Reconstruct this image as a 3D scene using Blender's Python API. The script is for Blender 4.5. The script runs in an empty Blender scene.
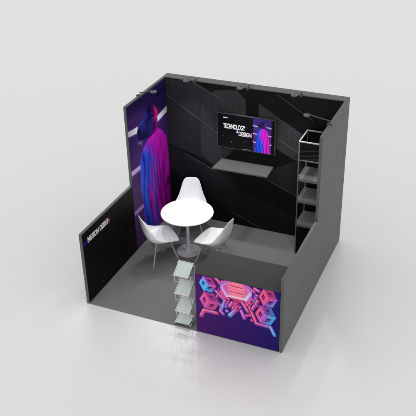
import bpy, bmesh, math, random
import numpy as np
from mathutils import Vector, Matrix
random.seed(4)
scene = bpy.context.scene
COL = scene.collection

# ------------------------------------------------------------------ camera
PITCH, YAW, ROLL, FPX = 0.5299, -0.4142, -0.0255, 769.95
cam_d = bpy.data.cameras.new('camera')
cam = bpy.data.objects.new('camera', cam_d)
COL.objects.link(cam)
_f = Vector((math.sin(YAW)*math.cos(PITCH), math.cos(YAW)*math.cos(PITCH), -math.sin(PITCH)))
_r = Vector((math.cos(YAW), -math.sin(YAW), 0))
_u = _r.cross(_f)
_r2 = math.cos(ROLL)*_r + math.sin(ROLL)*_u
_u2 = -math.sin(ROLL)*_r + math.cos(ROLL)*_u
M = Matrix.Identity(4)
for i in range(3):
    M[i][0] = _r2[i]; M[i][1] = _u2[i]; M[i][2] = -_f[i]
M[0][3], M[1][3], M[2][3] = 5.3121, -7.5814, 6.8821
cam.matrix_world = M
cam_d.sensor_width = 36
cam_d.lens = FPX/416*36
cam_d.clip_end = 500
scene.camera = cam

# ------------------------------------------------------------------ light
w = bpy.data.worlds.new('World'); scene.world = w; w.use_nodes = True
bg = w.node_tree.nodes['Background']
bg.inputs[0].default_value = (1.0, 0.992, 0.990, 1)
bg.inputs[1].default_value = 1.04
scene.view_settings.view_transform = 'Standard'
scene.view_settings.look = 'None'
scene.view_settings.exposure = 0
scene.view_settings.gamma = 1

# (the booth's own arm spotlights are lit; their lamps are in the spotlight builder)
LAMP_W = 36.0

# ------------------------------------------------------------------ materials
def principled(name, col, rough=0.5, metal=0.0, spec=0.5, var=0.0, scale=20, bump=0.0, bscale=200):
    m = bpy.data.materials.new(name); m.use_nodes = True
    nt = m.node_tree; b = nt.nodes['Principled BSDF']
    b.inputs['Base Color'].default_value = (*col, 1)
    b.inputs['Roughness'].default_value = rough
    b.inputs['Metallic'].default_value = metal
    b.inputs['Specular IOR Level'].default_value = spec
    tc = nt.nodes.new('ShaderNodeTexCoord')
    if var:
        n = nt.nodes.new('ShaderNodeTexNoise'); n.inputs['Scale'].default_value = scale; n.inputs['Detail'].default_value = 5
        r = nt.nodes.new('ShaderNodeMapRange')
        r.inputs[3].default_value = 1-var; r.inputs[4].default_value = 1+var
        mx = nt.nodes.new('ShaderNodeVectorMath'); mx.operation = 'SCALE'
        mx.inputs[0].default_value = col
        nt.links.new(tc.outputs['Object'], n.inputs['Vector'])
        nt.links.new(n.outputs['Fac'], r.inputs[0]); nt.links.new(r.outputs[0], mx.inputs['Scale'])
        nt.links.new(mx.outputs[0], b.inputs['Base Color'])
        r2 = nt.nodes.new('ShaderNodeMapRange'); r2.inputs[3].default_value = rough*0.85; r2.inputs[4].default_value = min(1, rough*1.15)
        nt.links.new(n.outputs['Fac'], r2.inputs[0]); nt.links.new(r2.outputs[0], b.inputs['Roughness'])
    if bump:
        n2 = nt.nodes.new('ShaderNodeTexNoise'); n2.inputs['Scale'].default_value = bscale; n2.inputs['Detail'].default_value = 3
        bp = nt.nodes.new('ShaderNodeBump'); bp.inputs['Strength'].default_value = bump; bp.inputs['Distance'].default_value = 0.003
        nt.links.new(tc.outputs['Object'], n2.inputs['Vector'])
        nt.links.new(n2.outputs['Fac'], bp.inputs['Height']); nt.links.new(bp.outputs[0], b.inputs['Normal'])
    return m

M_FLOOR = principled('studio_floor', (0.652, 0.652, 0.652), 0.40, spec=1.0, var=0.012, scale=0.7)
M_FLOOR.node_tree.nodes['Principled BSDF'].inputs['IOR'].default_value = 1.72
M_CARPET = principled('carpet', (0.155, 0.157, 0.160), 0.80, spec=0.25, var=0.10, scale=160, bump=0.35, bscale=500)
M_WALL = principled('grey_panel', (0.098, 0.102, 0.102), 0.55, spec=0.25, var=0.03, scale=3, bump=0.04, bscale=300)
M_TOP = principled('dark_laminate', (0.038, 0.040, 0.038), 0.55, spec=0.15, var=0.04, scale=6)
M_LAMP = principled('lamp_housing', (0.10, 0.103, 0.10), 0.4, metal=0.3)
M_CLAMP = principled('lamp_clamp', (0.085, 0.088, 0.085), 0.45, metal=0.3)
M_WHITE = principled('white_plastic', (0.88, 0.88, 0.90), 0.32, spec=0.5, var=0.01, scale=8)
M_TABLE = principled('white_table_top', (0.92, 0.92, 0.92), 0.4, spec=0.5)
M_BASE = principled('painted_pedestal', (0.55, 0.55, 0.57), 0.35, metal=0.0, var=0.05, scale=12)
M_WOOD = principled('beech_wood', (0.46, 0.36, 0.27), 0.5, var=0.16, scale=35)
M_WIRE = principled('black_wire', (0.03, 0.03, 0.03), 0.4, metal=0.5)
M_ALU = principled('aluminium', (0.62, 0.63, 0.63), 0.35, metal=0.55, var=0.03, scale=20)
M_TRAY = principled('frosted_tray', (0.52, 0.59, 0.575), 0.3, spec=0.4, var=0.05, scale=90)
M_RACKBAR = principled('rack_tube', (0.15, 0.153, 0.157), 0.4, metal=0.35)
M_RACKLITE = principled('rack_top_tube', (0.24, 0.24, 0.24), 0.4, metal=0.1)
M_SHELF = principled('rack_shelf_board', (0.115, 0.117, 0.118), 0.45, spec=0.3, var=0.05, scale=14)
M_LEDGE = principled('ledge_board', (0.085, 0.087, 0.087), 0.45, spec=0.3, var=0.03, scale=10)
M_LENS = principled('lamp_lens', (0.8, 0.8, 0.78), 0.3)
M_LENS.node_tree.nodes['Principled BSDF'].inputs['Emission Color'].default_value = (1, 0.98, 0.95, 1)
M_LENS.node_tree.nodes['Principled BSDF'].inputs['Emission Strength'].default_value = 3.0
M_BLACK = principled('black_gloss', (0.004, 0.004, 0.005), 0.25, spec=0.15)
M_TVFRAME = principled('tv_bezel', (0.035, 0.036, 0.038), 0.4)

def art_material(name, emit=0.0, dots=False, spec=0.12, rough=0.5):
    m = bpy.data.materials.new(name); m.use_nodes = True
    nt = m.node_tree; b = nt.nodes['Principled BSDF']
    b.inputs['Roughness'].default_value = rough
    b.inputs['Specular IOR Level'].default_value = spec
    a = nt.nodes.new('ShaderNodeAttribute'); a.attribute_name = 'ink'
    out = a.outputs['Color']
    if dots:      # printed honeycomb of small dots, staggered rows
        tc = nt.nodes.new('ShaderNodeTexCoord'); sp = nt.nodes.new('ShaderNodeSeparateXYZ')
        nt.links.new(tc.outputs['Object'], sp.inputs[0])
        def mth(op, x, y=None):
            n = nt.nodes.new('ShaderNodeMath'); n.operation = op
            for i, v in enumerate((x, y)):
                if v is None: continue
                if isinstance(v, (int, float)): n.inputs[i].default_value = v
                else: nt.links.new(v, n.inputs[i])
            return n.outputs[0]
        sx = mth('SINE', mth('MULTIPLY', sp.outputs['X'], 2*math.pi/0.033))
        sz = mth('SINE', mth('MULTIPLY', sp.outputs['Z'], 2*math.pi/0.034))
        pr = mth('MULTIPLY', sx, sz)                 # a staggered (diamond) lattice
        mr = nt.nodes.new('ShaderNodeMapRange'); mr.interpolation_type = 'SMOOTHSTEP'
        mr.inputs[1].default_value = 0.0; mr.inputs[2].default_value = 0.55
        mr.inputs[3].default_value = 0.6; mr.inputs[4].default_value = 1.65
        nt.links.new(pr, mr.inputs[0])
        mx = nt.nodes.new('ShaderNodeVectorMath'); mx.operation = 'SCALE'
        m1 = nt.nodes.new('ShaderNodeMix'); m1.data_type = 'FLOAT'
        nt.links.new(a.outputs['Alpha'], m1.inputs[0]); m1.inputs[2].default_value = 1.0; nt.links.new(mr.outputs[0], m1.inputs[3])
        nt.links.new(out, mx.inputs[0]); nt.links.new(m1.outputs[0], mx.inputs['Scale'])
        out = mx.outputs[0]
    nt.links.new(out, b.inputs['Base Color'])
    if emit:
        nt.links.new(out, b.inputs['Emission Color']); b.inputs['Emission Strength'].default_value = emit
    return m
M_PRINT = art_material('printed_fabric')
M_PRINTDOT = art_material('printed_dotted_fabric', dots=True)
M_SCREEN = art_material('lit_screen', emit=0.46, spec=0.12, rough=0.3)

# ------------------------------------------------------------------ object helpers
def link(o, parent=None):
    COL.objects.link(o)
    if parent: o.parent = parent
    return o
def obj(name, bm, mat, parent=None, smooth=False, auto=None):
    me = bpy.data.meshes.new(name)
    bmesh.ops.recalc_face_normals(bm, faces=bm.faces)
    bm.to_mesh(me); bm.free()
    if smooth:
        for p in me.polygons: p.use_smooth = True
    if auto is not None:
        me.set_sharp_from_angle(angle=math.radians(auto))
    me.materials.append(mat)
    return link(bpy.data.objects.new(name, me), parent)
def thing(name, label, cat, loc=(0, 0, 0), rotz=0, group=None):
    o = bpy.data.objects.new(name, None); o.empty_display_size = 0.1
    o.location = loc; o.rotation_euler = (0, 0, rotz)
    link(o); tag(o, label, cat, group)
    return o
def tag(o, label, cat, group=None):
    o['label'] = label; o['category'] = cat
    if group: o['group'] = group
def local(parent, p):
    return Vector(p)-parent.location
def add_box(bm, x0, x1, y0, y1, z0, z1, bev=0.0):
    r = bmesh.ops.create_cube(bm, size=1)
    for v in r['verts']:
        v.co = Vector(((x0+x1)/2+v.co.x*(x1-x0), (y0+y1)/2+v.co.y*(y1-y0), (z0+z1)/2+v.co.z*(z1-z0)))
    if bev:
        es = {e for v in r['verts'] for e in v.link_edges}
        bmesh.ops.bevel(bm, geom=list(es), offset=bev, segments=2, affect='EDGES', profile=0.6)
def box(x0, x1, y0, y1, z0, z1, bev=0.003):
    bm = bmesh.new(); add_box(bm, x0, x1, y0, y1, z0, z1, bev); return bm
def add_prism(bm, pts, axis, a, b, bev=0.003):
    """closed outline (2-D) pushed along axis from a to b"""
    def mk(p, t):
        return {0: (t, p[0], p[1]), 1: (p[0], t, p[1]), 2: (p[0], p[1], t)}[axis]
    v0 = [bm.verts.new(mk(p, a)) for p in pts]; v1 = [bm.verts.new(mk(p, b)) for p in pts]
    fs = [bm.faces.new(v0), bm.faces.new(v1[::-1])]
    n = len(pts)
    for i in range(n): fs.append(bm.faces.new((v0[i], v0[(i+1) % n], v1[(i+1) % n], v1[i])))
    if bev:
        es = {e for f in fs for e in f.edges}
        bmesh.ops.bevel(bm, geom=list(es), offset=bev, segments=2, affect='EDGES')
def add_tube(bm, pts, r0, r1=None, n=12):
    """round bar along a polyline, tapering r0 -> r1, capped"""
    r1 = r0 if r1 is None else r1
    pts = [Vector(p) for p in pts]; rings = []
    for i, p in enumerate(pts):
        a = pts[max(0, i-1)]; b = pts[min(len(pts)-1, i+1)]
        d = (b-a).normalized()
        up = Vector((0, 0, 1)) if abs(d.z) < 0.9 else Vector((1, 0, 0))
        s = d.cross(up).normalized(); t = s.cross(d)
        rr = r0+(r1-r0)*i/(len(pts)-1)
        rings.append([bm.verts.new(p+rr*(math.cos(2*math.pi*k/n)*s+math.sin(2*math.pi*k/n)*t)) for k in range(n)])
    for A, B in zip(rings, rings[1:]):
        for k in range(n): bm.faces.new((A[k], A[(k+1) % n], B[(k+1) % n], B[k]))
    bm.faces.new(rings[0][::-1]); bm.faces.new(rings[-1])
def add_lathe(bm, prof, n=64, c=(0, 0, 0)):
    rings = []
    for r, z in prof:
        if r < 1e-6: rings.append([bm.verts.new((c[0], c[1], c[2]+z))])
        else: rings.append([bm.verts.new((c[0]+r*math.cos(2*math.pi*k/n), c[1]+r*math.sin(2*math.pi*k/n), c[2]+z)) for k in range(n)])
    for A, B in zip(rings, rings[1:]):
        for k in range(n):
            a = [A[k % len(A)], A[(k+1) % len(A)], B[(k+1) % len(B)], B[k % len(B)]]
            u = []
            for v in a:
                if v not in u: u.append(v)
            if len(u) > 2: bm.faces.new(u)

# ------------------------------------------------------------------ artwork printing (procedural, in the panel's own plane)
def sp(m, c):   # 8-bit colour -> linear
    return np.array([((v/255)/12.92 if v <= 10.3 else ((v/255+0.055)/1.055)**2.4) for v in c]) * m
class Art:
    """grid of ink over u0..u1 x z0..z1, painted with soft-edged polygons"""
    def __init__(s, u0, u1, z0, z1, nu, nz, base):
        s.u = np.linspace(u0, u1, nu); s.z = np.linspace(z0, z1, nz)
        s.U, s.Z = np.meshgrid(s.u, s.z)
        s.px = (u1-u0)/nu
        s.D = np.ones(s.U.shape); s.C = np.zeros(s.U.shape+(3,)); s.C[:] = base(s.U, s.Z) if callable(base) else base
    def sdf(s, pts):
        P = np.array(pts, float); d = np.full(s.U.shape, 1e9); ins = np.zeros(s.U.shape, bool)
        n = len(P)
        for i in range(n):
            a, b = P[i], P[(i+1) % n]; e = b-a
            wx, wz = s.U-a[0], s.Z-a[1]
            t = np.clip((wx*e[0]+wz*e[1])/(e@e+1e-12), 0, 1)
            d = np.minimum(d, np.hypot(wx-t*e[0], wz-t*e[1]))
            c = (a[1] > s.Z) != (b[1] > s.Z)
            with np.errstate(divide='ignore', invalid='ignore'):
                xx = (b[0]-a[0])*(s.Z-a[1])/(b[1]-a[1]+1e-15)+a[0]
            ins ^= c & (s.U < xx)
        return np.where(ins, -d, d)
    def mix(s, mask, col):
        col = col(s.U, s.Z) if callable(col) else np.broadcast_to(np.array(col, float), s.C.shape)
        s.C = s.C*(1-mask[..., None])+col*mask[..., None]
    def poly(s, pts, col, soft=None, alpha=1.0, fade=False):
        k = soft or s.px*0.8
        m_ = np.clip(0.5-s.sdf(pts)/(2*k), 0, 1)*alpha
        if fade: m_ = m_*np.clip((1.80-s.Z-(s.U-1.95)*0.95)/0.24, 0, 1)
        s.mix(m_, col)
    def oval(s, cx, cz, rx, rz, col, soft=0.012, alpha=1.0, rot=0.0):
        c_, s_ = math.cos(rot), math.sin(rot)
        x = (s.U-cx)*c_+(s.Z-cz)*s_; z = -(s.U-cx)*s_+(s.Z-cz)*c_
        d = (np.hypot(x/rx, z/rz)-1)*min(rx, rz)
        s.mix(np.clip(0.5-d/(2*soft), 0, 1)*alpha, col)
    def line(s, a, b, wd, col, alpha=1.0, soft=None):
        a = np.array(a, float); b = np.array(b, float); e = b-a; k = soft or s.px*0.8
        wx, wz = s.U-a[0], s.Z-a[1]; t = np.clip((wx*e[0]+wz*e[1])/(e@e+1e-12), 0, 1)
        d = np.hypot(wx-t*e[0], wz-t*e[1])-wd/2
        m_ = np.clip(0.5-d/(2*k), 0, 1)*alpha
        s.mix(m_, col); s.D = s.D*(1-m_)
    def mul(s, f): s.C = s.C*f[..., None]
    def mesh(s, name, to3, mat, parent):
        nz, nu = s.U.shape
        X = to3(s.U.ravel(), s.Z.ravel())
        me = bpy.data.meshes.new(name)
        idx = np.arange(nz*nu).reshape(nz, nu)
        q = np.stack([idx[:-1, :-1], idx[:-1, 1:], idx[1:, 1:], idx[1:, :-1]], -1).reshape(-1, 4)
        me.vertices.add(nz*nu); me.vertices.foreach_set('co', X.astype(np.float32).ravel())
        me.loops.add(q.size); me.loops.foreach_set('vertex_index', q.ravel().astype(np.int32))
        me.polygons.add(len(q)); me.polygons.foreach_set('loop_start', np.arange(0, q.size, 4, dtype=np.int32))
        me.update(calc_edges=True)
        at = me.color_attributes.new('ink', 'FLOAT_COLOR', 'POINT')
        c4 = np.ones((nz*nu, 4), np.float32); c4[:, :3] = np.clip(s.C, 0, 1).reshape(-1, 3); c4[:, 3] = s.D.ravel()
        at.data.foreach_set('color', c4.ravel())
        me.materials.append(mat)
        return link(bpy.data.objects.new(name, me), parent)
def snoise(U, Z, seed, f):     # cheap smooth noise from summed waves
    r = np.random.RandomState(seed); o = 0
    for k in range(7):
        a, b, c = r.uniform(-f, f), r.uniform(-f, f), r.uniform(0, 6.28)
        o = o+np.sin(a*U+b*Z+c)
    return o/7**0.5
def lerp(a, b, t): return a+(b-a)*t[..., None]

# ================================================================== SETTING
bm = bmesh.new()
bmesh.ops.create_grid(bm, x_segments=8, y_segments=8, size=60)
fl = obj('floor', bm, M_FLOOR); fl['kind'] = 'structure'
cp = obj('carpet', box(0.045, 2.955, 0.0, 2.822, 0.001, 0.012, 0.003), M_CARPET); cp['kind'] = 'structure'

H, h, T, YB = 2.5, 1.19, 0.042, 2.83

# ------------------------------------------------------------------ back wall
t = thing('partition_wall', 'tall back partition with black geometric dotted print, behind the round table', 'wall', (1.5, 2.915, 0))
obj('wall_panel', box(-1.5, 1.5, -0.082, 0.085, 0, H), M_WALL, t)
base = lambda U, Z: lerp(sp(1, (9, 9, 11)), sp(1, (13, 13, 15)), np.clip(Z/2.5, 0, 1))
A = Art(0.0, 2.91, 0.014, 2.488, 780, 660, base)
G = lambda v: sp(1, (v*1.16, v*1.16, v*1.16+4))
gr = lambda a, b, ax='z': (lambda U, Z: lerp(G(a), G(b), np.clip((Z/2.5 if ax == 'z' else U/2.9), 0, 1)))
A.poly([(0, 2.47), (0.50, 2.494), (1.021, 2.225), (0.950, 2.0), (0.924, 1.62), (0.0, 2.21)], gr(18, 40))
A.poly([(1.224, 2.441), (1.257, 2.407), (1.373, 2.291), (1.373, 1.955), (1.019, 1.638), (0.60, 1.86), (0.645, 2.222), (0.855, 2.386)], gr(24, 46))
A.poly([(0.0, 2.19), (0.598, 1.837), (0.598, 1.30), (0.703, 1.134), (0.434, 1.216), (0, 1.327)], gr(20, 36))
A.poly([(0.598, 1.819), (1.219, 1.459), (1.10, 1.33), (0.862, 1.051), (0.703, 1.134), (0.598, 1.30)], gr(26, 48))
A.poly([(1.586, 2.271), (2.307, 1.857), (2.296, 1.351), (1.928, 1.527), (1.693, 1.627), (1.592, 1.697)], gr(30, 50))
A.poly([(1.60, 1.025), (1.918, 1.224), (2.276, 1.413), (2.40, 1.2), (2.40, 0.70), (2.284, 0.749), (2.080, 0.837)], gr(22, 34))
A.poly([(1.968, 2.504), (2.9, 2.499), (2.9, 2.0), (2.405, 2.161)], gr(10, 17))
A.poly([(0.30, 1.16), (0.62, 1.02), (1.2, 0.74), (1.15, 0.30), (0.6, 0.5), (0.30, 0.62)], gr(14, 18))
A.poly([(1.38, 2.39), (1.58, 2.28), (1.58, 1.7), (1.38, 1.9)], G(4))
A.poly([(0.0, 1.32), (0.5, 1.12), (1.1, 0.86), (1.62, 0.60), (1.62, 0.40), (0.9, 0.34), (0.0, 0.9)], gr(17, 26), soft=0.02)
A.poly([(1.0, 0.30), (1.62, 0.62), (2.3, 0.35), (2.5, 0.0), (1.75, 0.0)], gr(15, 26), soft=0.02)
A.poly([(1.25, 1.40), (1.60, 1.28), (1.62, 1.02), (2.2, 0.78), (1.6, 0.56), (1.25, 0.72)], gr(9, 12), soft=0.015)
for a, b in [((0.0, 2.205), (1.23, 1.455)), ((0.48, 2.469), (1.021, 2.235)), ((1.874, 2.459), (2.453, 2.119)), ((1.923, 1.716), (2.288, 1.519)), ((1.582, 1.036), (2.5, 0.66)), ((1.122, 0.242), (1.717, -0.004)), ((0.30, 1.19), (0.861, 0.958)), ((2.307, 1.86), (2.9, 1.55))]:
    A.line(a, b, 0.0075, G(98), 0.6)
pn = A.mesh('printed_panel', lambda u, z: np.stack([u-1.5+0.045, np.full_like(u, YB-2.915-0.003), z], 1), M_PRINTDOT, t)
# ------------------------------------------------------------------ left tall wall with the portrait print
t = thing('partition_wall', 'tall left partition with purple print of a person in a blue and magenta coat', 'wall', (0.021, 2.17, 0))
obj('wall_panel', box(-0.021, 0.021, 1.516-2.17, 2.829-2.17, 0, H, 0.002), M_WALL, t)
def base(U, Z):
    v = np.clip(Z/2.45, 0, 1); x = np.clip((U-1.5)/1.33, 0, 1)
    c = lerp(sp(1, (78, 46, 98)), sp(1, (72, 44, 108)), np.clip(v*1.6, 0, 1))
    c = lerp(c, sp(1, (30, 20, 82)), np.clip((v-0.62)/0.30, 0, 1))
    glow = np.exp(-((U-1.75)**2/0.09+(Z-2.18)**2/0.02))
    c = lerp(c, sp(1, (86, 48, 122)), glow*0.8)
    c = lerp(c, sp(1, (50, 30, 90)), x*0.55)
    return c
A = Art(1.522, 2.826, 0.02, 2.485, 300, 540, base)
A.mul(1+0.10*snoise(A.U, A.Z, 3, 22)+0.05*snoise(A.U, A.Z, 5, 90))
for k in range(-6, 14):        # faint raking seams behind the figure
    A.line((1.4, 0.1+0.24*k), (3.0, -0.25+0.24*k+0.3), 0.010, sp(1, (104, 72, 134)), 0.30)
lav = sp(1, (226, 216, 250))
def lavbar(U, Z): return lerp(sp(1, (246, 244, 255)), sp(1, (190, 164, 226)), np.clip((2.1-Z)/0.9, 0, 1))
for b in ([(1.470, 2.105), (1.823, 2.058), (1.811, 1.961), (1.460, 2.021)], [(2.483, 1.966), (2.850, 2.008), (2.840, 1.905), (2.483, 1.870)],
          [(1.490, 1.430), (1.847, 1.404), (1.837, 1.331), (1.490, 1.350)], [(1.49, 0.711), (1.85, 0.707), (1.85, 0.634), (1.49, 0.650)]):
    A.poly(b, sp(1, (150, 100, 200)), soft=0.04, alpha=0.5)
    A.poly(b, lavbar)
A.poly([(1.49, 0.711), (1.85, 0.707), (1.85, 0.634), (1.49, 0.650)], sp(1, (128, 92, 150)), alpha=0.55)
# coat
coat = [(1.955, 1.637), (2.091, 1.703), (2.227, 1.758), (2.340, 1.785), (2.46, 1.765), (2.60, 1.690), (2.73, 1.530), (2.79, 1.375), (2.812, 1.054), (2.824, 0.583), (2.826, 0.069), (2.826, -0.1), (2.448, -0.05), (2.031, 0.0), (1.855, 0.06), (1.833, 0.498), (1.823, 0.723), (1.785, 1.023), (1.817, 1.429), (1.880, 1.582)]
def magenta(U, Z):
    wv = 0.9*snoise(U, Z, 21, 6)
    f = (np.sin(U*30+4*np.sin(Z*2.3)+1.5*Z+1.6*wv)*0.5+0.5)**1.6
    g = np.sin(U*71+3*np.sin(Z*3.7+1)+3*wv)*0.5+0.5
    c = lerp(sp(1, (184, 18, 176)), sp(1, (112, 8, 122)), f*np.clip(1.75-Z, 0, 1))
    c = lerp(c, sp(1, (206, 40, 196)), g*0.25)
    c = lerp(c, sp(1, (92, 6, 84)), np.clip((0.9-Z)/0.9, 0, 1)*np.clip((U-2.35)/0.3, 0, 1)*0.75)
    return c
def blue(U, Z):
    f = (np.sin(U*34+3*np.sin(Z*3.1)+Z*6+2.0*snoise(U, Z, 31, 9))*0.5+0.5)**1.8
    c = lerp(sp(1, (48, 90, 238)), sp(1, (26, 34, 150)), f*0.75)
    return lerp(c, sp(1, (20, 26, 150)), np.clip((0.75-Z)/0.75, 0, 1)*0.6)
BEHIND = A.C.copy()
A.poly(coat, magenta)
A.poly([(1.955, 1.640), (2.12, 1.70), (2.30, 1.60), (2.36, 1.30), (2.22, 1.20), (2.0, 1.45)], sp(1, (112, 40, 200)), soft=0.07, alpha=0.6)
A.poly([(1.955, 1.645), (2.06, 1.69), (2.19, 1.60), (2.185, 1.373), (2.140, 1.255), (2.157, 0.974), (2.066, 0.835), (2.031, 0.572), (2.10, 0.286), (2.20, 0.0), (1.855, 0.06), (1.833, 0.498), (1.823, 0.723), (1.785, 1.023), (1.817, 1.429), (1.880, 1.582)], blue, soft=0.035, fade=True)
_k = np.clip(A.sdf(coat)/0.006+0.5, 0, 1)[..., None]; A.C = A.C*(1-_k)+BEHIND*_k
A.line((2.13, 1.50), (2.19, 1.18), 0.02, sp(1, (24, 22, 120)), 0.8, soft=0.015)
A.line((2.19, 1.18), (2.17, 0.80), 0.022, sp(1, (30, 16, 110)), 0.8, soft=0.015)
A.poly([(2.130, 1.655), (2.25, 1.60), (2.359, 1.251), (2.353, 0.983), (2.30, 0.550), (2.36, 0.000), (2.10, 0.0), (2.195, 0.587), (2.206, 0.991), (2.195, 1.324)], blue, soft=0.06, alpha=0.75, fade=True)
A.poly([(2.140, 1.30), (2.20, 1.103), (2.144, 0.800), (2.037, 0.887), (2.032, 0.982), (2.120, 1.025)], sp(1, (130, 20, 160)), soft=0.03, alpha=0.6)
A.poly([(2.44, 1.25), (2.50, 0.9), (2.47, 0.3), (2.44, 0.9)], sp(1, (60, 10, 104)), soft=0.02, alpha=0.8)
A.poly([(2.36, 1.35), (2.40, 0.9), (2.40, 0.4), (2.36, 0.8)], sp(1, (70, 12, 112)), soft=0.015, alpha=0.8)
A.poly([(2.58, 1.30), (2.64, 0.9), (2.60, 0.4), (2.585, 0.9)], sp(1, (84, 8, 108)), soft=0.02, alpha=0.7)
A.poly([(2.70, 0.80), (2.83, 0.66), (2.83, 0.56), (2.72, 0.60), (2.60, 0.52)], sp(1, (70, 4, 72)), soft=0.02, alpha=0.8)
for k, (ux, z0, z1) in enumerate([(1.93, 1.52, 1.1), (1.90, 1.05, .7), (1.98, 0.9, .5), (2.09, 1.5, 1.2), (1.92, .5, .2), (2.02, .45, .1), (2.27, .9, .3)]):
    A.line((ux, z0), (ux+0.06*(-1)**k, z1), 0.03, sp(1, (18, 24, 120)), 0.6, soft=0.015)
# neck, hair, lit cheek
def hair(U, Z):
    f = np.clip(0.5+0.5*snoise(U, Z*0.6, 41, 45), 0, 1)
    c = lerp(sp(1, (34, 30, 104)), sp(1, (16, 12, 58)), f)
    c = lerp(c, sp(1, (54, 56, 160)), np.exp(-((U-2.10)**2/0.004+(Z-2.17)**2/0.006))*0.7)
    return lerp(c, sp(1, (120, 14, 100)), np.clip((U-2.27)/0.14, 0, 1)*0.8)
A.poly([(2.20, 1.95), (2.43, 1.97), (2.47, 1.80), (2.40, 1.735), (2.16, 1.72)], sp(1, (44, 12, 72)), soft=0.015)      # neck
A.line((2.425, 1.97), (2.445, 1.80), 0.030, sp(1, (190, 16, 120)), 0.9, soft=0.012)
A.poly([(2.02, 2.10), (2.30, 2.05), (2.33, 1.86), (2.22, 1.76), (2.09, 1.72), (1.99, 1.75), (1.98, 1.90)], hair, soft=0.014)     # jaw and beard in shade
A.oval(2.245, 2.075, 0.205, 0.165, hair, rot=-0.35)                                                                  # cap crown
A.poly([(2.36, 2.190), (2.43, 2.150), (2.50, 2.045), (2.495, 1.965), (2.44, 1.950), (2.41, 1.99), (2.40, 2.07)], sp(1, (206, 22, 132)), soft=0.020)
A.line((2.43, 2.12), (2.475, 2.04), 0.018, sp(1, (250, 60, 160)), 0.8, soft=0.012)
A.oval(2.395, 1.985, 0.026, 0.040, sp(1, (150, 20, 104)), soft=0.010)                                                # ear
A.poly([(2.07, 2.14), (1.98, 2.12), (1.83, 2.06), (1.785, 1.98), (1.80, 1.85), (1.88, 1.80), (1.98, 1.77), (2.06, 1.86), (2.09, 2.0)], lambda U, Z: lerp(sp(1, (18, 14, 62)), sp(1, (38, 40, 124)), np.clip((Z-1.86)/0.22, 0, 1)), soft=0.010)   # goggles
A.line((1.84, 2.045), (2.04, 2.085), 0.020, sp(1, (66, 70, 176)), 0.7, soft=0.010)
A.poly([(1.805, 1.97), (1.90, 1.99), (1.91, 1.87), (1.82, 1.87)], sp(1, (9, 8, 34)), soft=0.008, alpha=0.8)
A.line((2.05, 2.045), (2.38, 2.03), 0.034, sp(1, (10, 9, 40)), 0.8, soft=0.008)                                      # strap
for a, b in (((1.82, 1.83), (1.80, 1.765)), ((1.86, 1.80), (1.875, 1.73)), ((1.91, 1.78), (1.90, 1.71)), ((1.81, 1.79), (1.90, 1.755))):
    A.line(a, b, 0.011, sp(1, (150, 134, 200)), 0.6, soft=0.006)
A.line((2.10, 1.76), (2.05, 1.60), 0.02, sp(1, (90, 40, 200)), 0.5, soft=0.02)
A.line((2.28, 1.775), (2.44, 1.775), 0.028, sp(1, (120, 10, 120)), 0.8, soft=0.014)                                  # collar
A.line((2.47, 1.66), (2.62, 1.30), 0.02, sp(1, (120, 8, 124)), 0.5, soft=0.02)
A.line((2.20, 1.62), (2.36, 1.38), 0.02, sp(1, (140, 14, 160)), 0.5, soft=0.02)
A.C *= 0.72
A.mesh('printed_portrait', lambda u, z: np.stack([np.full_like(u, 0.021+0.004), u-2.17, z], 1), M_PRINT, t)

# ------------------------------------------------------------------ left low wall
def text_mesh(body, size, mat_cols=None, bold=0.0, space=1.0):
    c = bpy.data.curves.new('lettering', 'FONT'); c.body = body; c.size = size; c.extrude = 0.0008; c.offset = bold; c.space_character = space
    o = bpy.data.objects.new('lettering', c); COL.objects.link(o)
    dg = bpy.context.evaluated_depsgraph_get()
    me = bpy.data.meshes.new_from_object(o.evaluated_get(dg)); COL.objects.unlink(o)
    bpy.data.objects.remove(o)
    return me
def ink_mesh(me, mat, colf):
    me.materials.clear(); me.materials.append(mat)
    at = me.color_attributes.new('ink', 'FLOAT_COLOR', 'POINT')
    for i, v in enumerate(me.vertices):
        at.data[i].color = (*colf(v.co.x, v.co.y), 1)
def fit_text(me, wd, ht):
    xs = [v.co.x for v in me.vertices]; ys = [v.co.y for v in me.vertices]
    for v in me.vertices:
        v.co.x = (v.co.x-min(xs))/(max(xs)-min(xs))*wd if False else v.co.x
    x0, x1, y0, y1 = min(xs), max(xs), min(ys), max(ys)
    for v in me.vertices:
        v.co.x = (v.co.x-x0)/(x1-x0)*wd; v.co.y = (v.co.y-y0)/(y1-y0)*ht

t = thing('partition_wall', 'low left partition with glossy black print reading MISSION DESIGN', 'wall', (0.021, 0.757, 0))
obj('wall_panel', box(-0.021, 0.021, -0.757, 0.756, 0, h, 0.002), M_WALL, t)
A = Art(0.012, 1.51, 0.015, h-0.012, 260, 200, sp(1, (3, 3, 4)))
A.line((0.012, 0.995), (0.128, 1.008), 0.020, sp(1, (32, 44, 190)))
for (x, z, c) in [(1.355, 0.485, (190, 20, 90)), (0.407, 0.137, (60, 60, 210)), (1.08, 0.70, (70, 16, 60)), (0.72, 0.80, (40, 16, 60)), (0.9, 0.30, (22, 20, 80)), (0.55, 0.55, (50, 14, 40))]:
    A.line((x-0.006, z), (x+0.006, z), 0.016, sp(1, c), 0.9)
pn = A.mesh('printed_panel', lambda u, z: np.stack([np.full_like(u, 0.021+0.004), u-0.757, z], 1), M_PRINT, t)
me = text_mesh('MISSION DESIGN', 0.1, bold=0.0045)
fit_text(me, 0.622, 0.094)
def c_mission(x, y):
    s = x/0.615
    a = np.array([0.80, 0.78, 0.82])
    if s > 0.94: return sp(1, (200, 40, 130))
    return a*(1-0.25*abs(math.sin(s*9)))
ink_mesh(me, M_PRINT, c_mission)
tx = link(bpy.data.objects.new('lettering', me), t)
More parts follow.
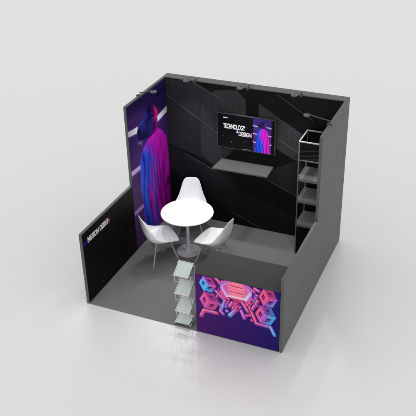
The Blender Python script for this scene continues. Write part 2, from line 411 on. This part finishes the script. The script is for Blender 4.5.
tx.rotation_euler = (math.radians(90), 0, math.radians(90)); tx.location = (0.028, 0.137-0.757, 0.975)

# ------------------------------------------------------------------ right wall: tall at the back, stepping down to the front
t = thing('partition_wall', 'plain grey right partition, tall behind and stepping down to a low front part', 'wall', (2.979, 1.4, 0))
bm = bmesh.new()
yr = 1.52-1.4
add_prism(bm, [(-1.4, 0), (2.829-1.4, 0), (2.829-1.4, H-0.003), (yr, H-0.003), (yr, h), (-1.4, h)], 0, -0.021, 0.021, 0.002)
obj('wall_panel', bm, M_WALL, t)

# ================================================================== COUNTER
CX0, CX1, CD, CH = 1.765, 2.955, 0.60, 0.985
t = thing('reception_counter', 'dark topped counter with colourful hexagon graphic on its front', 'counter', ((CX0+CX1)/2, 0.3, 0))
hw = (CX1-CX0)/2
obj('cabinet', box(-hw+0.006, hw-0.004, -0.296, 0.286, 0.013, CH-0.025, 0.002), M_TOP, t)
obj('countertop', box(-hw, hw-0.002, -0.300, 0.290, CH-0.0245, CH, 0.003), M_TOP, t)
W0, W1 = CX0+0.002, CX1-0.002
def base(U, Z):
    x = np.clip((U-W0)/(W1-W0), 0, 1); z = np.clip(Z, 0, 1)
    c = lerp(sp(1, (72, 22, 104)), sp(1, (26, 12, 108)), x**0.8)
    return lerp(c, lerp(sp(1, (60, 16, 88)), sp(1, (24, 14, 84)), x), (1-z)*0.6)
A = Art(W0, W1, 0.014, CH-0.001, 460, 380, base)
def tri(t, light):
    """ramp pink -> violet -> cyan by t, dark to bright by light"""
    t = np.clip(t, 0, 1)
    hi = np.where((t < 0.5)[..., None], lerp(sp(1, (252, 92, 146)), sp(1, (198, 100, 214)), t*2), lerp(sp(1, (198, 100, 214)), sp(1, (92, 196, 252)), t*2-1))
    lo = np.where((t < 0.5)[..., None], lerp(sp(1, (128, 18, 104)), sp(1, (84, 24, 132)), t*2), lerp(sp(1, (84, 24, 132)), sp(1, (28, 56, 166)), t*2-1))
    return lerp(lo, hi, np.full(t.shape, light))
def tone(light):
    def f(U, Z):
        k = 0.5+0.45*np.sin(U*19.0+Z*17+1.2)
        d = np.hypot((U-2.35)/0.62, (Z-0.84)/0.50)
        return tri(k*0.55+d*0.75-0.25, light)
    return f
def pink(light, blue_at=None):
    def f(U, Z):
        k = 0.14+0.14*np.sin(U*31+Z*23) if blue_at is None else (U-blue_at[0])*blue_at[2]+(Z-blue_at[1])*blue_at[3]
        return tri(k, light)
    return f
def hexcube(cx, cz, R, rx, fn, holes=True, slots=False):
    P = [(cx+rx*math.cos(math.radians(60*i)), cz+R*math.sin(math.radians(60*i))*1.05) for i in range(6)]
    A.poly([(cx+(x-cx)*1.10, cz+(z-cz)*1.10) for x, z in P], sp(1, (40, 12, 92)))
    ctr = (cx, cz)
    for k, lt in ((1, 0.15), (3, 0.95), (5, 0.50)):      # three faces of the cube
        q = [ctr, P[k-1], P[k], P[(k+1) % 6]]
        gx = sum(a for a, _ in q)/4; gz = sum(b for _, b in q)/4
        A.poly(q, fn(lt))
        A.poly([(gx+(a-gx)*0.84, gz+(b-gz)*0.84) for a, b in q], fn(min(1, lt*0.7+0.24)))
        if holes:
            A.poly([(gx+(a-gx)*0.40, gz+(b-gz)*0.40) for a, b in q], sp(1, (44, 12, 92)))
            A.poly([(gx+(a-gx)*0.34+0.004, gz+(b-gz)*0.22-0.008) for a, b in q], fn(0.30), alpha=0.8)
    for i in (0, 2, 4): A.line(ctr, P[i], 0.012, fn(1.0), 0.95)
    for i in range(6): A.line(P[i], P[(i+1) % 6], 0.006, fn(0.9), 0.6)
def pipe(pts, wd, fn, lt=0.75):
    for a, b in zip(pts, pts[1:]): A.line(a, b, wd*1.30, sp(1, (38, 12, 96)))
    for a, b in zip(pts, pts[1:]): A.line(a, b, wd, fn(lt*0.45))
    for a, b in zip(pts, pts[1:]): A.line((a[0]-wd*.10, a[1]+wd*.12), (b[0]-wd*.10, b[1]+wd*.12), wd*0.66, fn(lt*0.8))
    for a, b in zip(pts, pts[1:]): A.line((a[0]-wd*.16, a[1]+wd*.20), (b[0]-wd*.16, b[1]+wd*.20), wd*0.26, lambda U, Z, g=fn(1.0): g(U, Z)*0.75+0.22)
# connecting members first, cubes over them
pipe([(2.10, 0.72), (2.06, 0.66)], 0.045, pink, 0.8)
pipe([(2.25, 0.69), (2.20, 0.55)], 0.045, tone, 0.8)
pipe([(2.33, 0.66), (2.30, 0.52)], 0.045, tone, 0.7)
pipe([(2.56, 0.80), (2.50, 0.72)], 0.05, tone, 0.9)
pipe([(2.44, 0.66), (2.56, 0.50)], 0.05, pink, 0.8)
pipe([(2.62, 0.88), (2.60, 0.72)], 0.045, tone, 0.7)
pipe([(2.10, 0.93), (2.20, 0.95)], 0.06, pink, 0.8)
pipe([(2.52, 0.95), (2.60, 0.90)], 0.06, pink, 0.9)
pipe([(2.075, 0.62), (2.14, 0.53)], 0.05, tone, 0.9)
pipe([(2.585, 0.64), (2.65, 0.70)], 0.045, tone, 0.9)
pipe([(2.065, 0.773), (2.192, 0.650), (2.124, 0.460), (2.163, 0.420)], 0.050, tone, 0.9)
pipe([(2.520, 0.685), (2.640, 0.392), (2.835, 0.389), (2.894, 0.273)], 0.052, lambda l: pink(l, (2.60, 0.42, 3.2, -1.2)), 0.7)
pipe([(2.354, 0.66), (2.448, 0.492), (2.466, 0.440)], 0.060, tone, 0.9)
pipe([(2.397, 0.607), (2.259, 0.421)], 0.062, tone, 0.95)
pipe([(2.295, 0.648), (2.256, 0.574)], 0.048, tone, 0.9)
pipe([(2.652, 0.771), (2.579, 0.613)], 0.05, pink, 0.7)
pipe([(2.535, 0.875), (2.676, 0.845)], 0.045, pink, 0.75)
pipe([(2.427, 0.70), (2.515, 0.561)], 0.055, pink, 0.7)
pipe([(2.609, 0.955), (2.666, 0.930)], 0.05, tone, 1.0)
pipe([(2.052, 0.994), (2.180, 0.86)], 0.055, pink, 0.6)
pipe([(2.151, 0.826), (2.244, 0.694)], 0.055, tone, 0.9)
pipe([(2.49, 0.80), (2.53, 0.70)], 0.06, tone, 1.0)
pipe([(1.84, 0.30), (1.885, 0.405), (2.07, 0.405)], 0.062, pink, 0.75)
hexcube(2.185, 0.868, 0.075, 0.065, pink, holes=True)
hexcube(2.585, 0.815, 0.062, 0.055, tone)
hexcube(2.185, 0.735, 0.058, 0.050, tone)
hexcube(2.360, 0.600, 0.060, 0.055, pink)
hexcube(2.520, 0.700, 0.055, 0.050, pink)
hexcube(1.946, 0.855, 0.125, 0.122, lambda l: pink(l, (1.99, 0.95, -6, -5)))
hexcube(1.965, 0.583, 0.150, 0.142, pink)
hexcube(2.791, 0.852, 0.145, 0.125, lambda l: pink(l, (2.84, 0.88, 5, -6)))
hexcube(2.762, 0.565, 0.155, 0.142, lambda l: pink(l, (2.66, 0.62, 5, -1)))
big = [(2.155, 0.862), (2.245, 0.99), (2.46, 0.99), (2.545, 0.862), (2.465, 0.725), (2.235, 0.725)]
A.poly([(2.35+(x-2.35)*1.06, 0.86+(z-0.86)*1.08) for x, z in big], sp(1, (60, 16, 104)))
A.poly(big, lambda U, Z: lerp(sp(1, (255, 128, 162)), sp(1, (196, 70, 160)), np.clip(np.abs(U-2.36)/0.2, 0, 1)**2))
A.poly([(2.155, 0.862), (2.235, 0.725), (2.465, 0.725), (2.545, 0.862), (2.47, 0.765), (2.24, 0.765)], sp(1, (250, 190, 214)))
for sg in (-1, 1):       # chamfered white-lilac wings of the central hexagon
    wx = lambda x: 2.35+sg*x
    A.poly([(wx(.195), .862), (wx(.115), .725), (wx(.165), .69), (wx(.26), .80), (wx(.235), .93), (wx(.15), .985), (wx(.105), .985)], tone(0.85), soft=0.003)
    A.poly([(wx(.195), .862), (wx(.115), .725), (wx(.135), .715), (wx(.225), .86), (wx(.13), .985), (wx(.105), .985)], lambda U, Z: lerp(sp(1, (236, 214, 250)), sp(1, (170, 110, 214)), np.clip((Z-0.72)/0.26, 0, 1)))
    A.line((wx(.235), .80), (wx(.235), .88), 0.022, sp(1, (70, 20, 110)))
A.line((2.465, 0.74), (2.535, 0.86), 0.016, sp(1, (190, 220, 250)))
A.line((2.165, 0.862), (2.235, 0.74), 0.016, sp(1, (170, 150, 230)))
for a, b in (((2.263, 0.915), (2.444, 0.911)), ((2.272, 0.822), (2.462, 0.815))):
    A.line(a, b, 0.034, sp(1, (255, 176, 190))); A.line((a[0], a[1]+.004), (b[0], b[1]+.004), 0.020, sp(1, (206, 52, 92)))
A.poly([(2.26, 0.735), (2.36, 0.70), (2.46, 0.735), (2.36, 0.69)], sp(1, (232, 84, 96)))
A.poly([(2.27, 0.722), (2.36, 0.64), (2.45, 0.722)], sp(1, (198, 60, 110)))
for (x, z, c) in ((2.216, 0.486, (150, 110, 214)), (2.504, 0.491, (216, 62, 140)), (2.572, 0.431, (200, 52, 140)), (2.63, 0.70, (190, 60, 150))):
    A.line((x, z), (x+0.001, z), 0.052, sp(1, c)); A.line((x-.006, z+.008), (x-.005, z+.008), 0.022, sp(1, [min(255, v+40) for v in c]))
A.mul(1+0.05*snoise(A.U, A.Z, 11, 60))
A.mesh('front_graphic', lambda u, z: np.stack([u-(CX0+CX1)/2, np.full_like(u, -0.304), z], 1), M_PRINT, t)
def lc(x, y, z): return (x-(CX0+CX1)/2, y-0.3, z)
for (x, y) in ((2.253, 0.405), (2.90, 0.50)):
    bm = bmesh.new(); add_lathe(bm, [(0, 0), (0.016, 0), (0.016, 0.006), (0.012, 0.009), (0, 0.009)], 20, lc(x, y, CH))
    obj('cable_grommet', bm, M_LAMP, t, True, 40)

# ================================================================== TELEVISION
TX0, TX1, TZ0, TZ1 = 0.955, 1.932, 1.452, 2.052
t = thing('television', 'wide black flat screen television reading TECHNOLOGY & DESIGN on the dotted wall', 'television', ((TX0+TX1)/2, 2.815, (TZ0+TZ1)/2))
a, b = (TX1-TX0)/2, (TZ1-TZ0)/2
obj('bezel', box(-a, a, -0.045, -0.004, -b, b, 0.004), M_TVFRAME, t)
obj('wall_bracket', box(-0.2, 0.2, -0.003, 0.009, -0.15, 0.15, 0.001), M_CLAMP, t)
sx0, sx1, sz0, sz1 = -a+0.012, a-0.012, -b+0.014, b-0.012
A = Art(sx0, sx1, sz0, sz1, 300, 180, sp(1, (4, 4, 7)))
ix0, ix1 = 1.567-(TX0+TX1)/2, 1.866-(TX0+TX1)/2
def base(U, Z):
    return lerp(sp(1, (74, 40, 104)), sp(1, (52, 34, 112)), np.clip(Z/b*.5+.5, 0, 1))
A.poly([(ix0, sz0), (ix1, sz0), (ix1, sz1), (ix0, sz1)], base)
iw = ix1-ix0
for zz in (0.155, 0.02, -0.125):
    for u0, u1 in ((0, 0.30), (0.76, 1.0)):
        A.line((ix0+iw*u0, zz+0.01), (ix0+iw*u1, zz-0.004), 0.014, sp(1, (206, 190, 236)))
def P(pts): return [(ix0+iw*u, sz0+(sz1-sz0)*v) for u, v in pts]
body = P([(.10, 0), (.18, .34), (.22, .56), (.34, .68), (.46, .74), (.58, .74), (.76, .67), (.86, .54), (.92, .28), (.94, 0)])
def suit(U, Z):
    x = (U-ix0)/iw; z = (Z-sz0)/(sz1-sz0)
    k = np.clip((x-0.42-0.10*np.sin(z*9))/0.16, 0, 1)
    f = (np.sin(x*34+2*np.sin(z*7))*0.5+0.5)**2*np.clip(1.0-z, 0, 1)
    return lerp(lerp(sp(1, (40, 80, 236)), sp(1, (206, 26, 196)), k), lerp(sp(1, (20, 26, 130)), sp(1, (104, 8, 120)), k), f)
A.poly(body, suit)
A.line(*P([(.26, .50), (.30, .05)]), 0.006, sp(1, (16, 20, 100)), 0.8, soft=0.003)
A.line(*P([(.80, .50), (.77, .05)]), 0.006, sp(1, (96, 6, 100)), 0.8, soft=0.003)
A.poly(P([(.44, .72), (.62, .72), (.60, .82), (.44, .82)]), sp(1, (90, 16, 100)), soft=0.004)
A.poly(P([(.34, .78), (.36, .88), (.46, .94), (.60, .93), (.68, .86), (.68, .79), (.58, .75), (.42, .75)]), sp(1, (28, 22, 88)), soft=0.005)
A.poly(P([(.24, .84), (.38, .86), (.40, .76), (.26, .74)]), sp(1, (20, 16, 66)), soft=0.004)
A.line(*P([(.66, .87), (.66, .78)]), 0.010, sp(1, (206, 30, 130)), 0.9, soft=0.003)
A.C *= 0.78
A.poly([(ix1, sz0), (ix1+0.004, sz0), (ix1+0.004, sz1), (ix1, sz1)], sp(1, (4, 4, 7)))
r = random.Random(5)
for (x, z, c) in [(1.45, 1.86, (150, 30, 60)), (1.30, 1.83, (70, 30, 90)), (1.06, 1.66, (160, 30, 60)), (1.12, 1.74, (24, 24, 90)), (1.42, 1.60, (60, 30, 120)), (1.45, 1.62, (140, 30, 50)), (1.20, 1.575, (150, 130, 170)), (1.50, 1.72, (130, 40, 110))]:
    x -= (TX0+TX1)/2; z -= (TZ0+TZ1)/2
    A.line((x-.004, z), (x+.004, z), 0.010, sp(1, c))
A.line((1.38-(TX0+TX1)/2, sz0+0.012), (1.52-(TX0+TX1)/2, sz0+0.012), 0.006, sp(1, (130, 130, 140)))
scr = A.mesh('screen', lambda u, z: np.stack([u, np.full_like(u, -0.0475), z], 1), M_SCREEN, t)
def screen_text(body, x0, x1, z0, z1, colf):
    me = text_mesh(body, 0.1, bold=0.002)
    fit_text(me, x1-x0, z1-z0); ink_mesh(me, M_SCREEN, lambda x, y: colf(x/(x1-x0)))
    o = link(bpy.data.objects.new('lettering', me), scr)
    o.rotation_euler = (math.radians(90), 0, 0); o.location = (x0-(TX0+TX1)/2, -0.0495, z0-(TZ0+TZ1)/2)
wh = lambda s: (0.66, 0.66, 0.68)
screen_text('TECHNOLOGY', 1.063, 1.432, 1.800, 1.885, wh)
screen_text('&', 1.288, 1.318, 1.745, 1.79, wh)
screen_text('DESIGN', 1.325, 1.540, 1.700, 1.775, lambda s: sp(1, (190, 170, 250)) if s < 0.12 else (sp(1, (240, 170, 220)) if s > 0.8 else (0.64, 0.62, 0.68)))
A2 = Art(0, 0.085, 0, 0.018, 24, 6, sp(1, (200, 196, 214)))
A2.poly([(0.05, -.01), (0.1, -.01), (0.1, .03), (0.06, .03)], sp(1, (176, 120, 196)))
A2.mesh('screen_caption', lambda u, z: np.stack([u+1.064-(TX0+TX1)/2, np.full_like(u, -0.0492), z+1.975-(TZ0+TZ1)/2], 1), M_SCREEN, scr)

# shelf under the television
t = thing('wall_shelf', 'thin grey wall shelf fixed below the television', 'shelf', (1.46, 2.65, 1.2))
bm = bmesh.new(); add_prism(bm, [(-0.475, -0.185), (0.450, -0.185), (0.435, 0.176), (-0.452, 0.176)], 2, 0, 0.025, 0.003)
obj('shelf_board', bm, M_LEDGE, t)
for x in (-0.3, 0.3):
    bm = bmesh.new(); add_prism(bm, [(0.176, -0.12), (0.176, -0.0005), (-0.10, -0.0005), (0.14, -0.04)], 0, x-0.006, x+0.006, 0.001)
    obj('shelf_bracket', bm, M_CLAMP, t)

# ================================================================== SPOTLIGHTS
def spotlight(clamp, head, label, out, cone=104):
    cl = Vector(clamp); t = thing('arm_spotlight', label, 'lamp', clamp, 0, 'arm spotlights clipped to the wall tops')
    hd = Vector(head)-cl; o = Vector(out)
    bm = bmesh.new(); s = o.cross(Vector((0, 0, 1)))
    for a0, a1, w_, z0, z1 in ((-0.030, 0.030, 0.016, 0.001, 0.014), (-0.040, -0.0305, 0.014, -0.030, 0.013), (0.0305, 0.040, 0.014, -0.030, 0.013)):
        q = [o*a0-s*w_, o*a1-s*w_, o*a1+s*w_, o*a0+s*w_]
        v0 = [bm.verts.new((p.x, p.y, z0)) for p in q]; v1 = [bm.verts.new((p.x, p.y, z1)) for p in q]
        bm.faces.new(v0); bm.faces.new(v1[::-1])
        for i in range(4): bm.faces.new((v0[i], v0[(i+1) % 4], v1[(i+1) % 4], v1[i]))
    obj('clamp', bm, M_CLAMP, t)
    bm = bmesh.new(); add_tube(bm, [(0, 0, 0.012), tuple(Vector((0, 0, 0.05))+o*0.01), tuple(hd*0.5+Vector((0, 0, 0.03))), tuple(hd+Vector((0, 0, 0.02)))], 0.007, 0.006, 8)
    obj('arm', bm, M_LAMP, t, True)
    bm = bmesh.new(); add_lathe(bm, [(0, 0.018), (0.020, 0.016), (0.026, 0.010), (0.046, 0.005), (0.050, -0.002), (0.048, -0.013), (0.0, -0.015)], 28, tuple(hd))
    hdo = obj('lamp_head', bm, M_LAMP, t, True, 35)
    bm = bmesh.new(); add_lathe(bm, [(0, -0.0156), (0.034, -0.0156), (0.034, -0.0145), (0, -0.0145)], 24, tuple(hd))
    obj('lens', bm, M_LENS, hdo, True, 35)
    d = bpy.data.lights.new('lamp_light', 'SPOT'); d.energy = LAMP_W; d.spot_size = math.radians(cone); d.spot_blend = 0.75
    d.shadow_soft_size = 0.045; d.color = (1.0, 0.985, 0.96)
    lo = bpy.data.objects.new('lamp_light', d); COL.objects.link(lo); lo.location = Vector(head)+Vector((0, 0, -0.075))
    lo.rotation_euler = (-o*0.30+Vector((0, 0, 1))).to_track_quat('Z', 'Y').to_euler()
spotlight((0.02, 1.98, H), (0.27, 1.98, 2.60), 'arm spotlight with round head above the portrait print', (1, 0, 0), 108)
spotlight((2.98, 1.95, H), (2.649, 1.95, 2.59), 'arm spotlight reaching in from the plain grey right wall', (-1, 0, 0), 118)
spotlight((0.565, 2.855, H), (0.52, 2.60, 2.58), 'arm spotlight on the back wall nearest the portrait print', (0, -1, 0))
spotlight((1.455, 2.855, H), (1.42, 2.57, 2.59), 'arm spotlight on the back wall above the television', (0, -1, 0))
spotlight((2.30, 2.855, H), (2.27, 2.58, 2.59), 'arm spotlight on the back wall near the shelving rack', (0, -1, 0))

# ================================================================== DISPLAY RACK on the right wall
RX0, RX1, RY0, RY1 = 2.438, 2.945, 2.330, 2.765
t = thing('display_rack', 'tall open metal rack of grey shelves against the right wall', 'rack', ((RX0+RX1)/2, (RY0+RY1)/2, 0.012))
rw, rd = (RX1-RX0)/2, (RY1-RY0)/2
bs = 0.009
TOPZ = 1.990-0.012
for sx_ in (-1, 1):
    for sy_ in (-1, 1):
        x, y = sx_*(rw-bs), sy_*(rd-bs)
        obj('upright_post', box(x-bs, x+bs, y-bs, y+bs, 0, TOPZ-0.0195, 0.002), M_RACKBAR, t)
def ring(z, mat, wd=0.011):
    bm = bmesh.new()
    add_box(bm, -rw, rw, -rd, -rd+2*wd, z-wd, z+wd, 0.002); add_box(bm, -rw, rw, rd-2*wd, rd, z-wd, z+wd, 0.002)
    add_box(bm, -rw, -rw+2*wd, -rd+2*wd, rd-2*wd, z-wd, z+wd, 0.002); add_box(bm, rw-2*wd, rw, -rd+2*wd, rd-2*wd, z-wd, z+wd, 0.002)
    return bm
obj('top_frame', ring(TOPZ-0.010, M_RACKLITE, 0.009), M_RACKLITE, t)
bm = bmesh.new(); z = 1.665; add_box(bm, -rw+0.023, rw-0.023, -rd+0.002, -rd+0.018, z-0.009, z+0.009, 0.002)
obj('cross_rail', bm, M_RACKBAR, t)
for z in (0.555, 0.98, 1.352):
    obj('shelf_board', box(-rw+0.003, rw-0.003, -rd-0.004, rd-0.003, z-0.040, z+0.004, 0.002), M_SHELF, t)
    bm = bmesh.new(); add_box(bm, -rw+0.003, -rw+0.013, -rd+0.024, rd-0.024, z+0.0045, z+0.016, 0.001)
    obj('shelf_edge', bm, M_RACKLITE, t)
A = Art(-rw+0.024, rw-0.024, 0.005, 0.51, 60, 70, sp(1, (5, 5, 6)))
for k, z0 in enumerate((0.10, 0.20, 0.27)): A.line((-rw, z0), (rw, z0+0.16), 0.014-0.003*k, G(34), 0.6)
A.mesh('front_panel', lambda u, z: np.stack([u, np.full_like(u, -rd+0.008), z], 1), M_PRINT, t)
hb = bmesh.new(); zt = TOPZ-0.0205; zb = 1.676
add_box(hb, -rw+0.0235, rw-0.0235, rd-0.010, rd-0.004, zb, zt, 0.001); add_box(hb, -rw+0.005, -rw+0.011, -rd+0.023, rd-0.023, zb, zt, 0.001)
obj('header_box', hb, M_BLACK, t)
A = Art(-rw+0.024, rw-0.024, zb, zt, 60, 40, sp(1, (7, 7, 8)))
for k, z0 in enumerate((1.66, 1.72, 1.80)): A.line((-rw, z0), (rw, z0+0.10), 0.02-0.004*k, G(46), 0.6, soft=0.01)
A.mesh('header_panel', lambda u, z: np.stack([u, np.full_like(u, -rd+0.008), z], 1), M_PRINT, t)
obj('side_panel', box(-rw+0.004, -rw+0.010, -rd+0.023, rd-0.023, 0.005, 0.53, 0.001), M_BLACK, t)

# ================================================================== TABLE
TXY = (0.835, 1.785)
t = thing('round_table', 'round white pedestal table between the three white chairs', 'table', (*TXY, 0.012))
bm = bmesh.new(); add_lathe(bm, [(0, 0.704), (0.375, 0.704), (0.405, 0.710), (0.416, 0.722), (0.413, 0.730), (0.405, 0.733), (0, 0.733)], 96)
obj('tabletop', bm, M_TABLE, t, True, 40)
bm = bmesh.new(); add_lathe(bm, [(0.0, 0.022), (0.060, 0.022), (0.050, 0.040), (0.036, 0.10), (0.026, 0.30), (0.026, 0.50), (0.036, 0.64), (0.070, 0.695), (0.10, 0.7035), (0, 0.7035)], 40)
obj('pedestal', bm, M_BASE, t, True, 50)
bm = bmesh.new(); add_lathe(bm, [(0, 0), (0.192, 0), (0.196, 0.004), (0.194, 0.009), (0.15, 0.014), (0.08, 0.019), (0.03, 0.0215), (0, 0.0215)], 72)
obj('base_plate', bm, M_BASE, t, True, 50)

# ================================================================== CHAIRS (one built, two copied)
def make_chair():
    t = thing('shell_chair', '', 'chair', (0, 0, 0.012), 0, 'white shell chairs round the table')
    # profile: s -> (x forward, z up), half width, edge lift, edge forward wrap
    K = [(0.244, 0.395, 0.185, 0.000, -0.034), (0.240, 0.415, 0.232, 0.002, -0.022), (0.170, 0.422, 0.258, 0.014, 0.0), (0.070, 0.405, 0.262, 0.045, 0.0),
         (-0.040, 0.393, 0.266, 0.080, 0.008), (-0.140, 0.397, 0.260, 0.112, 0.030), (-0.215, 0.430, 0.230, 0.125, 0.062), (-0.255, 0.500, 0.208, 0.098, 0.086),
         (-0.278, 0.590, 0.188, 0.055, 0.072), (-0.292, 0.680, 0.168, 0.024, 0.048), (-0.305, 0.760, 0.148, 0.002, 0.030), (-0.316, 0.815, 0.126, -0.006, 0.018), (-0.321, 0.842, 0.088, -0.010, 0.010)]
    NU = 14; bm = bmesh.new(); rows = []
    K = np.array(K); ss = np.linspace(0, len(K)-1, 34)
    Ki = np.stack([np.interp(ss, np.arange(len(K)), K[:, c]) for c in range(5)], 1)
    for c in range(5): Ki[1:-1, c] = (Ki[:-2, c]+2*Ki[1:-1, c]+Ki[2:, c])/4
    for x, z, hw_, lf, wr in Ki:
        row = []
        for j in range(NU+1):
            u = -1+2*j/NU; e = abs(u)**2.6
            row.append(bm.verts.new((x+wr*e, hw_*math.sin(u*math.pi/2*0.92)/math.sin(math.pi/2*0.92), z+lf*e)))
        rows.append(row)
    for A_, B_ in zip(rows, rows[1:]):
        for j in range(NU): bm.faces.new((A_[j], A_[j+1], B_[j+1], B_[j]))
    sh = obj('seat_shell', bm, M_WHITE, t, True)
    m = sh.modifiers.new('thickness', 'SOLIDIFY'); m.thickness = 0.009; m.offset = -1
    m = sh.modifiers.new('smooth', 'SUBSURF'); m.levels = 1; m.render_levels = 2
    for sx_ in (1, -1):
        for sy_ in (1, -1):
            bm = bmesh.new()
            x0, y0 = (0.105 if sx_ > 0 else -0.105), sy_*0.10
            x1, y1 = (0.222 if sx_ > 0 else -0.222), sy_*0.215
            add_tube(bm, [(x0, y0, 0.386), (x1, y1, 0.0)], 0.0135, 0.0095, 12)
            obj('leg', bm, M_WOOD, t, True, 60)
    bm = bmesh.new()
    def on(sx_, sy_, k): return (sx_*(0.105+0.117*k), sy_*(0.10+0.115*k), 0.386*(1-k))
    for sy_ in (1, -1):
        add_tube(bm, [on(1, sy_, 0.12), on(-1, sy_, 0.45)], 0.0021, n=6); add_tube(bm, [on(-1, sy_, 0.12), on(1, sy_, 0.45)], 0.0021, n=6)
    for sx_ in (1, -1):
        add_tube(bm, [on(sx_, 1, 0.12), on(sx_, -1, 0.45)], 0.0021, n=6); add_tube(bm, [on(sx_, -1, 0.12), on(sx_, 1, 0.45)], 0.0021, n=6)
    obj('wire_brace', bm, M_WIRE, t, True)
    bm = bmesh.new(); add_box(bm, -0.12, 0.12, -0.008, 0.008, 0.376, 0.382, 0.001); add_box(bm, -0.006, 0.006, -0.11, 0.11, 0.3695, 0.3755, 0.001)
    obj('seat_mount', bm, M_WIRE, t)
    return t
def copy_tree(o, parent=None):
    c = o.copy(); COL.objects.link(c)
    if parent: c.parent = parent
    for ch in [k for k in o.children]: copy_tree(ch, c)
    return c
ch = make_chair()
CH = [(0.530, 1.430, 46, 'white shell chair next to the low black wall, left of the table'),
      (1.325, 1.665, 172, 'white shell chair between the table and the counter, its back to the right'),
      (0.620, 2.385, -70, 'white shell chair behind the round table, its backrest facing us')]
chairs = [ch, copy_tree(ch), copy_tree(ch)]
for o, (x, y, a, lab) in zip(chairs, CH):
    o.location = (x, y, 0.012); o.rotation_euler = (0, 0, math.radians(a)); o['label'] = lab

# ================================================================== BROCHURE STAND
t = thing('brochure_stand', 'folding silver brochure stand with four tilted trays beside the counter', 'stand', (1.53, 0.13, 0.012))
def lp(x, y, z): return (x-1.53, y-0.13, z-0.012)
hw2 = 0.112
def tray(y0, z0, y1, z1, name):
    """flat tray between front edge (y0,z0) and back edge (y1,z1)"""
    d = Vector((0, y1-y0, z1-z0)); L_ = d.length; d.normalize(); n = Vector((0, -d.z, d.y))
    o = Vector(lp(1.53, y0, z0))
    def bx(bm, u0, u1, v0, v1, w0, w1):
        r = bmesh.ops.create_cube(bm, size=1)
        for v in r['verts']:
            a = (u0+u1)/2+v.co.x*(u1-u0); b = (v0+v1)/2+v.co.y*(v1-v0); c = (w0+w1)/2+v.co.z*(w1-w0)
            v.co = o+Vector((a, 0, 0))+d*b+n*c
        bmesh.ops.bevel(bm, geom=list({e for v in r['verts'] for e in v.link_edges}), offset=0.0015, segments=1, affect='EDGES')
    bm = bmesh.new(); f = 0.011
    bx(bm, -hw2, hw2, 0, f*1.3, -0.006, 0.016); bx(bm, -hw2, hw2, L_-f, L_, -0.006, 0.008)
    bx(bm, -hw2, -hw2+f, f*1.3, L_-f, -0.006, 0.008); bx(bm, hw2-f, hw2, f*1.3, L_-f, -0.006, 0.008)
    fr = obj('tray', bm, M_ALU, t)
    bm = bmesh.new(); bx(bm, -hw2+f, hw2-f, f*1.3, L_-f, -0.003, 0.002)
    obj('tray_sheet', bm, M_TRAY, fr)
levels = [0.828, 0.523, 0.222]
for z in levels: tray(0.045, z, 0.240, z+0.128, 'tray')
tray(0.018, 0.050, 0.190, 0.094, 'tray')
for s_ in (-1, 1):
    x = 1.53+s_*(hw2+0.009)
    bm = bmesh.new()
    zz = levels+[0.02]
    for k in range(3):
        nxt = zz[k+1]+(0.10 if k < 2 else 0.03)
        add_tube(bm, [lp(x, 0.10, zz[k]+0.015), lp(x, 0.10, zz[k]-0.16)], 0.006, n=8)
        add_tube(bm, [lp(x, 0.10, zz[k]-0.16), lp(x, 0.22, nxt)], 0.006, n=8)
        add_tube(bm, [lp(x, 0.225, zz[k]+0.112), lp(x, 0.225, nxt)], 0.006, n=8)
    add_tube(bm, [lp(x, 0.225, 0.06), lp(x, 0.02, 0.024)], 0.007, n=8)
    add_tube(bm, [lp(x, 0.225, 0.125), lp(x, 0.225, 0.024)], 0.006, n=8)
    obj('side_frame', bm, M_ALU, t, True)
for z in levels:
    bm = bmesh.new(); add_tube(bm, [lp(1.53-hw2-0.012, 0.10, z+0.02), lp(1.53+hw2+0.012, 0.10, z+0.02)], 0.004, n=8)
    obj('hinge_rod', bm, M_CLAMP, t, True)
